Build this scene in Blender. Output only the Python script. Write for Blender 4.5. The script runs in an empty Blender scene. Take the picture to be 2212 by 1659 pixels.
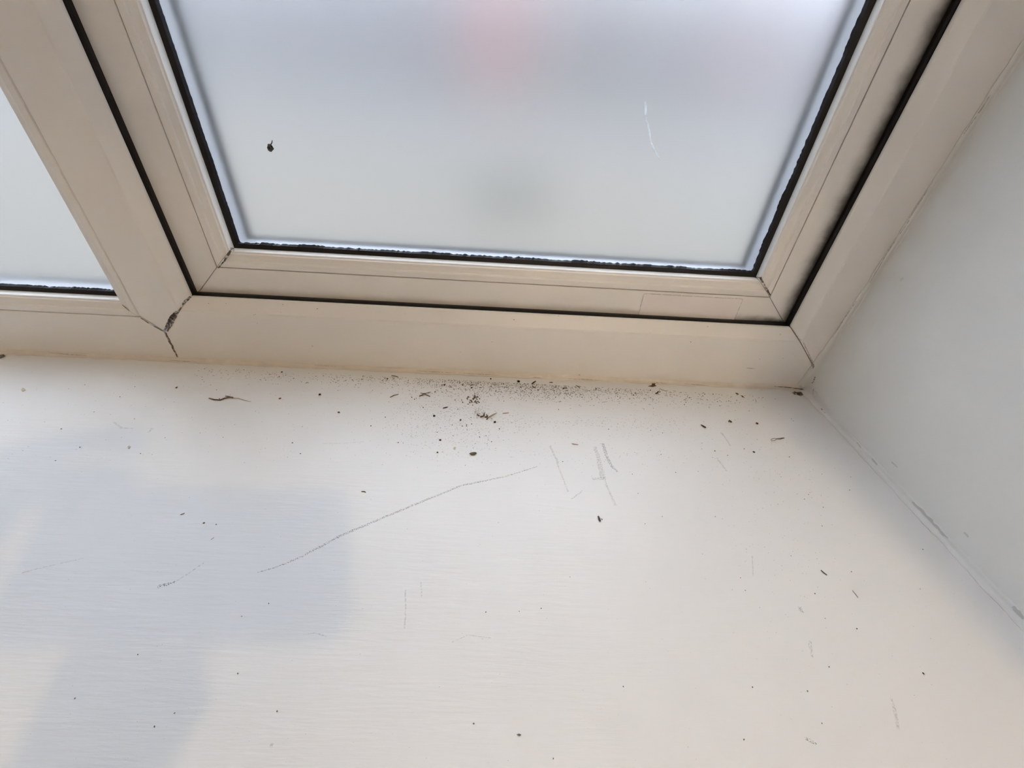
import bpy, bmesh, math, random
from mathutils import Vector, Matrix, noise

# ------------------------------------------------------------------ units
# "u" = 0.8 mm, measured from the camera; sill top lies 317 u below it.
U = 0.0008
SILL_H = 0.95                       # sill top above the room floor (m)
CZ = SILL_H + 317 * U               # camera height (m)
scene = bpy.context.scene
col = scene.collection

def W(x, y, z):                     # u coordinates -> world metres
    return Vector((x * U, y * U, CZ + z * U))

# ------------------------------------------------------------------ camera
F = 900.0
AX = ((0.99823589, 0.0449941, 0.038738), (-0.00344811, -0.6074213, 0.79437238), (0.05927236, -0.7931046, -0.6061946))
right = Vector((AX[0][0], AX[1][0], AX[2][0])).normalized()
fwd = Vector((AX[0][2], AX[1][2], AX[2][2])).normalized()
up = right.cross(fwd).normalized()
right = fwd.cross(up).normalized()
cam_d = bpy.data.cameras.new('camera')
cam = bpy.data.objects.new('camera', cam_d)
col.objects.link(cam)
cam_d.sensor_fit = 'HORIZONTAL'; cam_d.sensor_width = 36.0
cam_d.lens = 36.0 * F / 2212.0
cam_d.clip_start = 0.002; cam_d.clip_end = 300
M4 = Matrix((right, up, -fwd)).transposed().to_4x4()
M4.translation = Vector((0, 0, CZ))
cam.matrix_world = M4
scene.camera = cam

# ------------------------------------------------------------------ view, world, lamp
scene.view_settings.view_transform = 'Standard'
scene.view_settings.look = 'None'
scene.view_settings.gamma = 1.0
scene.view_settings.use_curve_mapping = False
scene.view_settings.exposure = 0.03
SKY_COLOR = (0.77, 0.84, 1.0); SKY_STRENGTH = 8.7
LAMP_COLOR = (1.0, 0.72, 0.36); LAMP_WATT = 14.0; FILL_COLOR = (1.0, 0.86, 0.74); FILL_WATT = 54.0
LAMP_POS = (514, -760, 1300)        # u, bare bulb of the room's pendant lamp
world = bpy.data.worlds.new('overcast_sky'); scene.world = world
world.use_nodes = True
world.cycles.sampling_method = 'NONE'   # even overcast sky: nothing to importance-sample
bg = world.node_tree.nodes['Background']
bg.inputs[0].default_value = (*SKY_COLOR, 1); bg.inputs[1].default_value = SKY_STRENGTH

cy = scene.cycles
cy.use_light_tree = False
cy.max_bounces = 9; cy.diffuse_bounces = 4; cy.glossy_bounces = 3; cy.transmission_bounces = 7; cy.transparent_max_bounces = 12
cy.sample_clamp_indirect = 0.0

# ------------------------------------------------------------------ pixel -> place on a real surface
def ray(px, py):
    c = ((px - 1106.0), (py - 829.5), F)
    return Vector((right.x, right.y, right.z)) * c[0] - up * c[1] + fwd * c[2]
def on_sill(px, py, dz=0.0):        # u coordinates of the sill point seen at this pixel
    r = ray(px, py); t = (-317 + dz) / r.z
    return Vector((r.x * t, r.y * t, -317 + dz))
def on_face(px, py, Y=435.0):       # u coordinates on a plane parallel to the window
    r = ray(px, py); t = Y / r.y
    return Vector((r.x * t, Y, r.z * t))

# ------------------------------------------------------------------ materials
def new_mat(name):
    m = bpy.data.materials.new(name); m.use_nodes = True
    nt = m.node_tree; b = nt.nodes['Principled BSDF']
    return m, nt, b
def N(nt, t, **kw):
    n = nt.nodes.new(t)
    for k, v in kw.items():
        if k in n.inputs.keys(): n.inputs[k].default_value = v
        else: setattr(n, k, v)
    return n
def coords(nt, scale=(1, 1, 1)):    # object coordinates (all static meshes are built in world metres)
    tc = N(nt, 'ShaderNodeTexCoord'); mp = N(nt, 'ShaderNodeMapping')
    mp.inputs['Scale'].default_value = scale
    nt.links.new(tc.outputs['Object'], mp.inputs['Vector'])
    return mp.outputs['Vector']
def ramp(nt, fac, stops):
    r = N(nt, 'ShaderNodeValToRGB'); e = r.color_ramp.elements
    while len(e) < len(stops): e.new(0.5)
    for i, (p, c) in enumerate(stops):
        e[i].position = p; e[i].color = (*c, 1) if len(c) == 3 else c
    nt.links.new(fac, r.inputs[0]); return r.outputs[0]
def mixc(nt, fac, a, b, mode='MIX'):
    m = N(nt, 'ShaderNodeMix', data_type='RGBA', blend_type=mode)
    for s, v in ((m.inputs[0], fac), (m.inputs[6], a), (m.inputs[7], b)):
        if hasattr(v, 'links'): nt.links.new(v, s)
        elif isinstance(v, (int, float)): s.default_value = v
        else: s.default_value = (*v, 1)
    return m.outputs[2]
def math_(nt, op, a, b=0.0, c=0.0, clamp=False):
    m = N(nt, 'ShaderNodeMath', operation=op, use_clamp=clamp)
    for s, v in zip(m.inputs, (a, b, c)):
        if hasattr(v, 'links'): nt.links.new(v, s)
        else: s.default_value = v
    return m.outputs[0]
def simple(name, color, rough=0.5, spec=0.5, noise_amt=0.06, nscale=60, bump=0.0, bscale=400):
    m, nt, b = new_mat(name)
    v = coords(nt)
    n = N(nt, 'ShaderNodeTexNoise', Scale=nscale, Detail=3.0); nt.links.new(v, n.inputs['Vector'])
    lo = tuple(max(0, c * (1 - noise_amt)) for c in color); hi = tuple(min(1, c * (1 + noise_amt)) for c in color)
    nt.links.new(ramp(nt, n.outputs[0], [(0.3, lo), (0.7, hi)]), b.inputs['Base Color'])
    b.inputs['Roughness'].default_value = rough; b.inputs['Specular IOR Level'].default_value = spec
    if bump:
        n2 = N(nt, 'ShaderNodeTexNoise', Scale=bscale, Detail=2.0); nt.links.new(v, n2.inputs['Vector'])
        bp = N(nt, 'ShaderNodeBump', Strength=bump, Distance=0.0005)
        nt.links.new(n2.outputs[0], bp.inputs['Height']); nt.links.new(bp.outputs[0], b.inputs['Normal'])
    return m

UPVC = (0.765, 0.745, 0.725)
M = {}
M['upvc'] = simple('white_upvc', UPVC, 0.34, 0.5, 0.012, 12)
M['gasket'] = simple('black_rubber', (0.006, 0.005, 0.008), 0.5, 0.3, 0.2, 300, 0.2)
M['caulk'] = simple('old_sealant', (0.70, 0.65, 0.605), 0.45, 0.4, 0.06, 90, 0.3, 350)
M['spacer'] = simple('spacer_grey', (0.34, 0.34, 0.36), 0.6, 0.3, 0.03)

def sash_material():                # uPVC with black mould along the hinge side and in the corner; soft shade and dirt painted along the bottom
    m, nt, b = new_mat('white_upvc_mould_shade')
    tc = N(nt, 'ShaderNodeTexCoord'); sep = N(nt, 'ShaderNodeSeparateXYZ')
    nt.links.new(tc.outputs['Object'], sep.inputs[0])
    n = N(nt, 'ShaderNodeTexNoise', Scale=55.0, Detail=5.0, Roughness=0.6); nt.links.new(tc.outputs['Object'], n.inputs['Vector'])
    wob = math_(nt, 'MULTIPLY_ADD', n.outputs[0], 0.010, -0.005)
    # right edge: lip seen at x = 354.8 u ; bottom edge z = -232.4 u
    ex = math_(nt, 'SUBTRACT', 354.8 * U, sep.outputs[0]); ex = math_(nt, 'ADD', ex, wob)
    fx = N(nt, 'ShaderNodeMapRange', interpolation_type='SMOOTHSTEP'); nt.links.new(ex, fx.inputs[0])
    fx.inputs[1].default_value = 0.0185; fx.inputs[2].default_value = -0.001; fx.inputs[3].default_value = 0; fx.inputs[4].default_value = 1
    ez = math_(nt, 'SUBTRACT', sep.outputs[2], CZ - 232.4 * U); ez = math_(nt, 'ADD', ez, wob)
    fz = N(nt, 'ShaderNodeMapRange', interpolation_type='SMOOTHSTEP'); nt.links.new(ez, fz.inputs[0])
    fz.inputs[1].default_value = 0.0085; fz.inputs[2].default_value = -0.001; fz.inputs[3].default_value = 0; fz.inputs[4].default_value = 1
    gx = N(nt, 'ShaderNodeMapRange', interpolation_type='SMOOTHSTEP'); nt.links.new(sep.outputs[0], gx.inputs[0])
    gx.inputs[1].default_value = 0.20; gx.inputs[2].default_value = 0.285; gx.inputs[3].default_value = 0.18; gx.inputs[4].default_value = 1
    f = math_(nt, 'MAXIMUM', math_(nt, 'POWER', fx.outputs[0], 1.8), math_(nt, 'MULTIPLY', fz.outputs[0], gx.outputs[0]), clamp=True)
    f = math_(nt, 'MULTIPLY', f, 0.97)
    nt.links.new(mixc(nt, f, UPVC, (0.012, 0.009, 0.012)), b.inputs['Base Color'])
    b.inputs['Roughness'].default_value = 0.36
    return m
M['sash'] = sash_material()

def sill_material():
    m, nt, b = new_mat('white_gloss_painted_wood')
    v = coords(nt, (14, 120, 14))
    n1 = N(nt, 'ShaderNodeTexNoise', Scale=1.0, Detail=5.0, Roughness=0.6, Distortion=0.4); nt.links.new(v, n1.inputs['Vector'])
    v2 = coords(nt, (50, 650, 50))
    n2 = N(nt, 'ShaderNodeTexNoise', Scale=1.0, Detail=3.0); nt.links.new(v2, n2.inputs['Vector'])
    v3 = coords(nt)
    n3 = N(nt, 'ShaderNodeTexNoise', Scale=9.0, Detail=4.0); nt.links.new(v3, n3.inputs['Vector'])
    c = ramp(nt, n3.outputs[0], [(0.3, (0.735, 0.730, 0.73)), (0.7, (0.765, 0.760, 0.76))])
    nt.links.new(c, b.inputs['Base Color'])
    b.inputs['Roughness'].default_value = 0.42; b.inputs['Specular IOR Level'].default_value = 0.45
    # brush strokes are stronger towards the room, where the paint is thicker
    tc = N(nt, 'ShaderNodeTexCoord'); sep = N(nt, 'ShaderNodeSeparateXYZ'); nt.links.new(tc.outputs['Object'], sep.inputs[0])
    st = N(nt, 'ShaderNodeMapRange'); nt.links.new(sep.outputs[0], st.inputs[0])
    st.inputs[1].default_value = 0.20; st.inputs[2].default_value = -0.05; st.inputs[3].default_value = 0.25; st.inputs[4].default_value = 1.0
    h = math_(nt, 'ADD', math_(nt, 'MULTIPLY', n1.outputs[0], 1.0), math_(nt, 'MULTIPLY', n2.outputs[0], 0.35))
    h = math_(nt, 'MULTIPLY', h, st.outputs[0])
    bp = N(nt, 'ShaderNodeBump', Strength=0.36, Distance=0.0006)
    nt.links.new(h, bp.inputs['Height']); nt.links.new(bp.outputs[0], b.inputs['Normal'])
    return m
M['sill'] = sill_material()
M['wall'] = simple('white_emulsion_wall', (0.765, 0.765, 0.75), 0.75, 0.25, 0.018, 25, 0.12, 220)
M['room_wall'] = simple('cream_room_wall', (0.75, 0.71, 0.65), 0.85, 0.2, 0.02, 6)
M['ceiling'] = simple('white_ceiling', (0.80, 0.78, 0.74), 0.9, 0.2, 0.02, 6)
M['floor'] = simple('brown_carpet_floor', (0.30, 0.23, 0.17), 0.95, 0.1, 0.2, 300)

def glass_material(name, rough, tint):
    m, nt, b = new_mat(name)
    b.inputs['Base Color'].default_value = (*tint, 1)
    b.inputs['Transmission Weight'].default_value = 1.0
    b.inputs['IOR'].default_value = 1.45
    b.inputs['Roughness'].default_value = rough
    if rough > 0:
        v = coords(nt)
        n = N(nt, 'ShaderNodeTexNoise', Scale=1400.0, Detail=2.0); nt.links.new(v, n.inputs['Vector'])
        bp = N(nt, 'ShaderNodeBump', Strength=0.18, Distance=0.0002)
        nt.links.new(n.outputs[0], bp.inputs['Height']); nt.links.new(bp.outputs[0], b.inputs['Normal'])
    return m
M['frosted'] = glass_material('frosted_glass', 0.33, (0.97, 0.985, 0.975))
def clear_glass():                  # thin clear pane: transparent with a Fresnel reflection
    m = bpy.data.materials.new('clear_glass'); m.use_nodes = True; nt = m.node_tree
    nt.nodes.remove(nt.nodes['Principled BSDF'])
    t = N(nt, 'ShaderNodeBsdfTransparent'); t.inputs[0].default_value = (0.97, 0.985, 0.98, 1)
    g = N(nt, 'ShaderNodeBsdfGlossy'); g.inputs['Roughness'].default_value = 0.02
    lw = N(nt, 'ShaderNodeLayerWeight'); lw.inputs[0].default_value = 0.5
    fr = math_(nt, 'MULTIPLY_ADD', math_(nt, 'POWER', lw.outputs['Facing'], 5.0), 0.96, 0.04)
    mx = N(nt, 'ShaderNodeMixShader')
    nt.links.new(fr, mx.inputs[0]); nt.links.new(t.outputs[0], mx.inputs[1]); nt.links.new(g.outputs[0], mx.inputs[2])
    nt.links.new(mx.outputs[0], nt.nodes['Material Output'].inputs[0])
    return m
M['clear'] = clear_glass()

# ------------------------------------------------------------------ object helpers
def tag(o, label=None, cat=None, group=None, kind=None):
    if label: o['label'] = label
    if cat: o['category'] = cat
    if group: o['group'] = group
    if kind: o['kind'] = kind
    return o
def empty(name, loc):
    o = bpy.data.objects.new(name, None); col.objects.link(o); o.location = loc
    o.empty_display_size = 0.02
    return o
def mesh_obj(name, verts, faces, mat, parent=None, smooth=False, units=True):
    me = bpy.data.meshes.new(name)
    vs = [W(*v) for v in verts] if units else [Vector(v) for v in verts]
    me.from_pydata([tuple(v) for v in vs], [], faces)
    bm = bmesh.new(); bm.from_mesh(me)
    bmesh.ops.recalc_face_normals(bm, faces=bm.faces)
    bm.to_mesh(me); bm.free()
    me.materials.append(mat)
    for p in me.polygons: p.use_smooth = smooth
    o = bpy.data.objects.new(name, me); col.objects.link(o)
    if parent is not None:
        o.parent = parent
        o.matrix_parent_inverse = Matrix.Translation(parent.location).inverted()
    return o
def box(name, x0, x1, y0, y1, z0, z1, mat, parent=None, units=True):
    v = [(x, y, z) for x in (x0, x1) for y in (y0, y1) for z in (z0, z1)]
    f = [(0, 1, 3, 2), (4, 6, 7, 5), (0, 4, 5, 1), (2, 3, 7, 6), (0, 2, 6, 4), (1, 5, 7, 3)]
    return mesh_obj(name, v, f, mat, parent, units=units)
def prism(name, prof, pos, mat, parent=None, smooth=False):
    """closed profile; pos(o, y, end) -> u position of a profile point at end 0 / 1"""
    n = len(prof); v = [pos(o, y, 0) for o, y in prof] + [pos(o, y, 1) for o, y in prof]
    f = [(i, (i + 1) % n, n + (i + 1) % n, n + i) for i in range(n)]
    f += [tuple(range(n - 1, -1, -1)), tuple(range(n, 2 * n))]
    return mesh_obj(name, v, f, mat, parent, smooth)
def member(side, prof, R, name, mat, parent, g=0.35, smooth=False):
    """one mitred length of a rectangular frame; offsets o run inwards from the rectangle R"""
    x0, x1, z0, z1 = R
    def pos(o, y, e):
        if side == 'bottom': return ((x0 + o + g) if e == 0 else (x1 - o - g), y, z0 + o)
        if side == 'top':    return ((x0 + o + g) if e == 0 else (x1 - o - g), y, z1 - o)
        if side == 'left':   return (x0 + o, y, (z0 + o + g) if e == 0 else (z1 - o - g))
        return (x1 - o, y, (z0 + o + g) if e == 0 else (z1 - o - g))
    return prism(name, prof, pos, mat, parent, smooth)
def bevel(o, w, seg=2):
    b = o.modifiers.new('soft_edges', 'BEVEL'); b.width = w * U; b.segments = seg; b.limit_method = 'ANGLE'; b.angle_limit = math.radians(25)
    b.harden_normals = False
    return o

# ------------------------------------------------------------------ room shell
def wall_x(y, z):                   # right reveal: slightly out of true
    return 406 + 0.028 * max(0, min(z + 317, 420)) + 0.020 * (435 - y)
ARRIS_Y = -215
ZC = (2.42 - CZ) / U                # ceiling, u
ZF = -CZ / U                        # floor, u
YB = -3900                          # back wall
def wall_right():
    ys = [ARRIS_Y + (560 - ARRIS_Y) * i / 40 for i in range(41)]
    zs = [ZF, -700, -340] + [-317 + (ZC + 317) * (i / 50) ** 1.4 for i in range(51)]
    v = []; f = []
    for z in zs:
        for y in ys: v.append((wall_x(y, z) + 0.9 * noise.noise(Vector((y / 60, z / 60, 3))), y, z))
    n = len(ys)
    for j in range(len(zs) - 1):
        for i in range(n - 1): f.append((j * n + i, j * n + i + 1, (j + 1) * n + i + 1, (j + 1) * n + i))
    b0 = len(v)
    for z in zs: v += [(1900, ARRIS_Y, z), (1900, 560, z)]
    for j in range(len(zs) - 1):
        f.append((j * n, (j + 1) * n, b0 + 2 * (j + 1), b0 + 2 * j))
        f.append((j * n + n - 1, b0 + 2 * j + 1, b0 + 2 * (j + 1) + 1, (j + 1) * n + n - 1))
        f.append((b0 + 2 * j, b0 + 2 * (j + 1), b0 + 2 * (j + 1) + 1, b0 + 2 * j + 1))
    o = mesh_obj('wall_right', v, f, M['wall'], smooth=False)
    for p in o.data.polygons[:(len(zs) - 1) * (n - 1)]: p.use_smooth = True
    return tag(o, 'plain white painted wall to the right of the window', kind='structure')
wall_right()
tag(box('wall_left', -1900, -1205, ARRIS_Y, 560, ZF, ZC, M['wall']), 'white wall left of the window', kind='structure')
tag(box('wall_above', -1205, 445, ARRIS_Y, 560, 674, ZC, M['wall']), 'white lintel over the window', kind='structure')
tag(box('wall_below', -1205, 445, ARRIS_Y, 560, ZF, -352, M['room_wall']), 'wall under the window sill', kind='structure')
tag(box('wall_back', -1900, 1900, YB - 60, YB, ZF, ZC, M['room_wall']), 'cream wall at the far end of the room', kind='structure')
tag(box('wall_side_left', -1960, -1900, YB, 560, ZF, ZC, M['room_wall']), 'cream left side wall of the room', kind='structure')
tag(box('wall_side_right', 1900, 1960, YB, 560, ZF, ZC, M['room_wall']), 'cream right side wall of the room', kind='structure')
tag(box('floor', -1960, 1960, YB - 60, 560, ZF - 60, ZF, M['floor']), 'brown floor of the room', kind='structure')
tag(box('ceiling', -1960, 1960, YB - 60, 560, ZC, ZC + 60, M['ceiling']), 'white ceiling of the room', kind='structure')

# sill board with a rounded nose
def sill():
    prof = []                       # (y, z)
    y0, t = -245, 34
    prof.append((470, -317)); prof.append((440, -317))
    for k in range(25): prof.append((430 - k * (430 - (y0 + t / 2)) / 24, -317))
    for k in range(1, 9):
        a = math.pi * k / 8
        prof.append((y0 + t / 2 - t / 2 * math.sin(a), -317 - t / 2 + t / 2 * math.cos(a)))
    prof.append((470, -317 - t))
    n = len(prof)
    v = [(-1204, y, z) for y, z in prof] + [(wall_x(max(y, ARRIS_Y), -317) - 0.6, y, z) for y, z in prof]
    f = [(i, (i + 1) % n, n + (i + 1) % n, n + i) for i in range(n)] + [tuple(range(n)), tuple(range(2 * n - 1, n - 1, -1))]
    o = mesh_obj('trim_1', v, f, M['sill'])
    return tag(o, 'wide white painted wooden window sill sprinkled with dirt', kind='structure')
SILL = sill()

# ------------------------------------------------------------------ outer frame and fixed light (window_1)
YF = 435.0
LIP = (-354.8, 354.8, -232.4, 620)          # opening for the casement
ZTIP, XTIP = -277.0, -398.5
XBL = -418.0                                 # bead line of the fixed light on the mullion
FIX = (-1150, XBL, -258.5, 646)              # bead line rectangle of the fixed light
win1 = empty('window_1', W(-20, YF, -317))
tag(win1, 'white plastic window frame with mullion and narrow fixed frosted pane', kind='structure')
FR = [(-85.5, 435), (-16, 435), (-14, 435.5), (0, 443), (0, 447), (-16, 447), (-16, 540), (-85.5, 540)]
FRJ = [(-78, 435)] + FR[1:-1] + [(-78, 540)]
def bottom_right_pos(o, y, e):
    z = LIP[2] + o
    if e == 0: return (max(LIP[0] + o, XTIP) + 0.5, y, z)
    return (LIP[1] - o - 0.35 if o > -66 else LIP[1] + 66 - 0.35, y, z)
FRB = [(-84.4, 435), (-66, 435), (-44.6, 435)] + FR[1:-1] + [(-44.6, 540), (-66, 540), (-84.4, 540)]
bevel(prism('frame_rail', FRB, bottom_right_pos, M['upvc'], win1), 1.2)
rj = [(-66, 435)] + FR[1:-1] + [(-66, 540)]
bevel(member('right', rj, LIP, 'frame_jamb', M['upvc'], win1), 1.2)
bevel(member('top', FR, (LIP[0] - 44, LIP[1], LIP[2], LIP[3]), 'frame_head', M['upvc'], win1), 1.2)
# bottom rail under the fixed light, V-cut at the mullion
def bottom_left_pos(o, y, e):
    z = FIX[2] + o
    if e == 0: return (-1204, y, z)
    return ((XTIP - 0.5) if z < ZTIP else XTIP - 0.5 - (z - ZTIP), y, z)
FB = [(-58.3, 435), (ZTIP - FIX[2], 435), (0, 435), (0, 494), (-58.3, 494)]
bevel(prism('frame_rail', FB, bottom_left_pos, M['upvc'], win1), 0.8)
FJ = [(-54, 435), (0, 435), (0, 494), (-54, 494)]
bevel(member('left', FJ, FIX, 'frame_jamb', M['upvc'], win1), 0.8)
bevel(member('top', FJ, (FIX[0], FIX[1], FIX[2], FIX[3]), 'frame_head', M['upvc'], win1), 0.8)
def mullion():
    prof = [(XBL, 435), (XTIP, 435), (-370.8, 435), (-368.8, 435.5), (-354.8, 443), (-354.8, 447), (-370.8, 447), (-370.8, 540), (XBL + 8, 540), (XBL + 8, 494), (XBL, 494)]
    def pos(x, y, e):
        zb = ZTIP + abs(x - XTIP) + 0.5
        return (x, y, zb) if e == 0 else (x, y, 619 if x > XTIP else 645)
    return bevel(prism('mullion', prof, pos, M['upvc'], win1), 1.2)
mullion()

BEAD = [(0.4, 0.9), (1.2, -0.2), (7.0, -0.4), (8.4, 0.4), (9.2, 1.3), (12.5, 2.4), (15.6, 3.2), (16.4, 4.6), (17.0, 5.0), (17.8, 5.2), (18.2, 6.2), (18.4, 16.5), (14, 16.5), (0.4, 14)]
def glazing(parent, R, y0, jag_seed):
    """beads, gasket, double-glazed unit of one light whose bead line is rectangle R at depth y0"""
    prof = [(o, y0 + d) for o, d in BEAD]
    for s in ('bottom', 'left', 'right', 'top'):
        member(s, prof, R, 'glazing_bead', M['upvc'], parent, g=0.3)
    yg = y0 + 19.0
    rnd = random.Random(jag_seed)
    # black gasket, each length with a ragged inner edge of old residue
    for s in ('bottom', 'left', 'right', 'top'):
        x0, x1, z0, z1 = R
        L = (x1 - x0) if s in ('bottom', 'top') else (z1 - z0)
        n = int(L / 2.2); v = []; f = []
        for i in range(n + 1):
            t = 15 + (L - 30) * i / n
            jag = {'bottom': 1.5, 'right': 1.3, 'left': 0.5, 'top': 0.3}[s]
            e = 24.6 + jag * (noise.noise(Vector((i * 0.06, jag_seed, 1))) + 0.8 * noise.noise(Vector((i * 0.45, jag_seed, 7)))) + rnd.uniform(-0.3, 0.3) * jag
            for o, y in ((15.5, y0 + 15), (19.2, y0 + 14.2), (23.2, y0 + 15.6), (e, yg - 0.3), (e, yg - 0.02), (15.5, yg - 0.02)):
                tt = min(max(t, o), L - o)
                if s == 'bottom': v.append((x0 + tt, y, z0 + o))
                elif s == 'top': v.append((x0 + tt, y, z1 - o))
                elif s == 'left': v.append((x0 + o, y, z0 + tt))
                else: v.append((x1 - o, y, z0 + tt))
        for i in range(n):
            for k in range(6): f.append((i * 6 + k, i * 6 + (k + 1) % 6, (i + 1) * 6 + (k + 1) % 6, (i + 1) * 6 + k))
        f.append(tuple(range(6))); f.append(tuple(n * 6 + k for k in range(6)))
        mesh_obj('gasket', v, f, M['gasket'], parent)
    x0, x1, z0, z1 = R
    box('glass_pane', x0 + 8, x1 - 8, yg, yg + 5, z0 + 8, z1 - 8, M['frosted'], parent)
    sp = [(9, yg + 5.1), (19, yg + 5.1), (19, yg + 24.9), (9, yg + 24.9)]
    for s in ('bottom', 'left', 'right', 'top'): member(s, sp, R, 'spacer_bar', M['spacer'], parent, g=0.0)
    box('glass_pane', x0 + 8, x1 - 8, yg + 25, yg + 30, z0 + 8, z1 - 8, M['clear'], parent)
    og = [(8.5, yg + 30.1), (21.5, yg + 30.1), (20.5, yg + 35), (8.5, yg + 35)]
    for s in ('bottom', 'left', 'right', 'top'): member(s, og, R, 'outer_gasket', M['gasket'], parent, g=0.0)
glazing(win1, FIX, 435.0, 3)

# ------------------------------------------------------------------ opening casement (window_2)
SB = (-320.9, 320.9, -200.8, 588)            # bead line of the sash
YS = 455.0
win2 = empty('window_2', W(0, YS, -232))
tag(win2, 'white plastic casement sash holding the large frosted pane', kind='structure')
SP = [(-44, 455), (-0.2, 455), (-0.2, 516), (-30, 516), (-44, 516)]
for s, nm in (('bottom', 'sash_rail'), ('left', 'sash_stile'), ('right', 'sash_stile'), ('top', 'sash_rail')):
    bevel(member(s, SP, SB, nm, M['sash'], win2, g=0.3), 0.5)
glazing(win2, SB, YS, 11)
# rubber seal between frame lip and sash
for s in ('bottom', 'left', 'right', 'top'):
    member(s, [(-14, 447.2), (0.4, 447.2), (1.2, 450), (0.6, 454.8), (-14, 454.8)], LIP, 'weather_seal', M['gasket'], win1, g=0.0)

# ------------------------------------------------------------------ exterior (seen only as a blur)
M['paving'] = simple('tarmac_drive', (0.0825, 0.0725, 0.0595), 0.9, 0.2, 0.04, 2)
M['verge'] = simple('pale_verge', (0.083, 0.084, 0.072), 0.9, 0.1, 0.05, 3)
M['road'] = simple('asphalt', (0.069, 0.063, 0.063), 0.9, 0.2, 0.05, 3)
M['shrub'] = simple('shrub_green', (0.052, 0.054, 0.046), 0.9, 0.1, 0.4, 6)
M['brick'] = simple('brick_red', (0.145, 0.068, 0.066), 0.9, 0.2, 0.1, 8)
M['brick2'] = simple('brick_brown', (0.110, 0.078, 0.080), 0.9, 0.2, 0.1, 8)
M['render'] = simple('grey_render', (0.085, 0.079, 0.084), 0.9, 0.2, 0.05, 2)
M['slate'] = simple('slate_roof', (0.069, 0.068, 0.075), 0.8, 0.2, 0.1, 3)
M['darkglass'] = simple('dark_window', (0.03, 0.035, 0.04), 0.3, 0.5, 0.1, 3)
GZ = -0.35
def mbox(name, x0, x1, y0, y1, z0, z1, mat, parent=None): return box(name, x0, x1, y0, y1, z0, z1, mat, parent, units=False)
tag(mbox('ground', -120, 120, 0.6, 120, GZ - 0.2, GZ, M['paving']), 'grey drive outside, blurred by the frosted glass', kind='structure')
tag(mbox('road', -120, 120, 11.5, 19.0, GZ, GZ + 0.02, M['road']), 'bluish road beyond the drive, blurred by the glass', kind='structure')
tag(mbox('verge', -120, 120, 19.0, 38.0, GZ, GZ + 0.05, M['verge']), 'pale strip beyond the road, blurred by the glass', kind='structure')
def house(x0, x1, y, h, wall, bay, label):
    d = 9.0; r = empty('house', ((x0 + x1) / 2, y, GZ))
    tag(r, label, 'house')
    mbox('house_wall', x0, x1, y, y + d, GZ, h, M[wall], r)
    v = [(x0 - .4, y - .4, h), (x1 + .4, y - .4, h), (x1 + .4, y + d + .4, h), (x0 - .4, y + d + .4, h), (x0 - .4, y + d / 2, h + 4.5), (x1 + .4, y + d / 2, h + 4.5)]
    mesh_obj('roof', v, [(0, 1, 5, 4), (2, 3, 4, 5), (0, 4, 3), (1, 2, 5), (0, 3, 2, 1)], M['slate'], r, units=False)
    n = 3
    for k in range(n):
        cx = x0 + (x1 - x0) * (k + 0.5) / n
        for zz in (1.6, 5.2): mbox('house_window', cx - .6, cx + .6, y - .06, y + .02, zz, zz + 1.3, M['darkglass'], r)
    if bay:
        bx0, bx1, bm_ = bay
        mbox('bay', bx0, bx1, y - 1.6, y - 0.08, GZ, 7.2, M[bm_], r)
house(-34, -6.2, 40, 9.0, 'render', None, 'blurred grey house behind the top left of the large pane')
house(-5.0, 6.5, 40, 9.0, 'render', (-3.6, 1.4, 'brick'), 'blurred grey house with red brick bay behind the large pane')
house(7.6, 40, 40, 9.0, 'render', (14.5, 22, 'brick2'), 'blurred house with brownish bay behind top right of pane')
house(-75, -35.2, 40, 9.0, 'verge', None, 'blurred pale house behind the narrow left pane')
def blob(name, c, r, mat, label, cat):
    bm = bmesh.new(); bmesh.ops.create_icosphere(bm, subdivisions=3, radius=1.0)
    for v in bm.verts:
        k = 1 + 0.25 * noise.noise(v.co * 2.3)
        v.co = Vector((c[0] + v.co.x * r[0] * k, c[1] + v.co.y * r[1] * k, max(GZ, c[2] + v.co.z * r[2] * k)))
    me = bpy.data.meshes.new(name); bm.to_mesh(me); bm.free(); me.materials.append(mat)
    o = bpy.data.objects.new(name, me); col.objects.link(o)
    return tag(o, label, cat)
blob('shrub', (0.1, 6.2, GZ + 0.12), (0.5, 0.4, 0.22), M['shrub'], 'low dark shrub blurred behind the middle of the pane', 'shrub')

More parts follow.
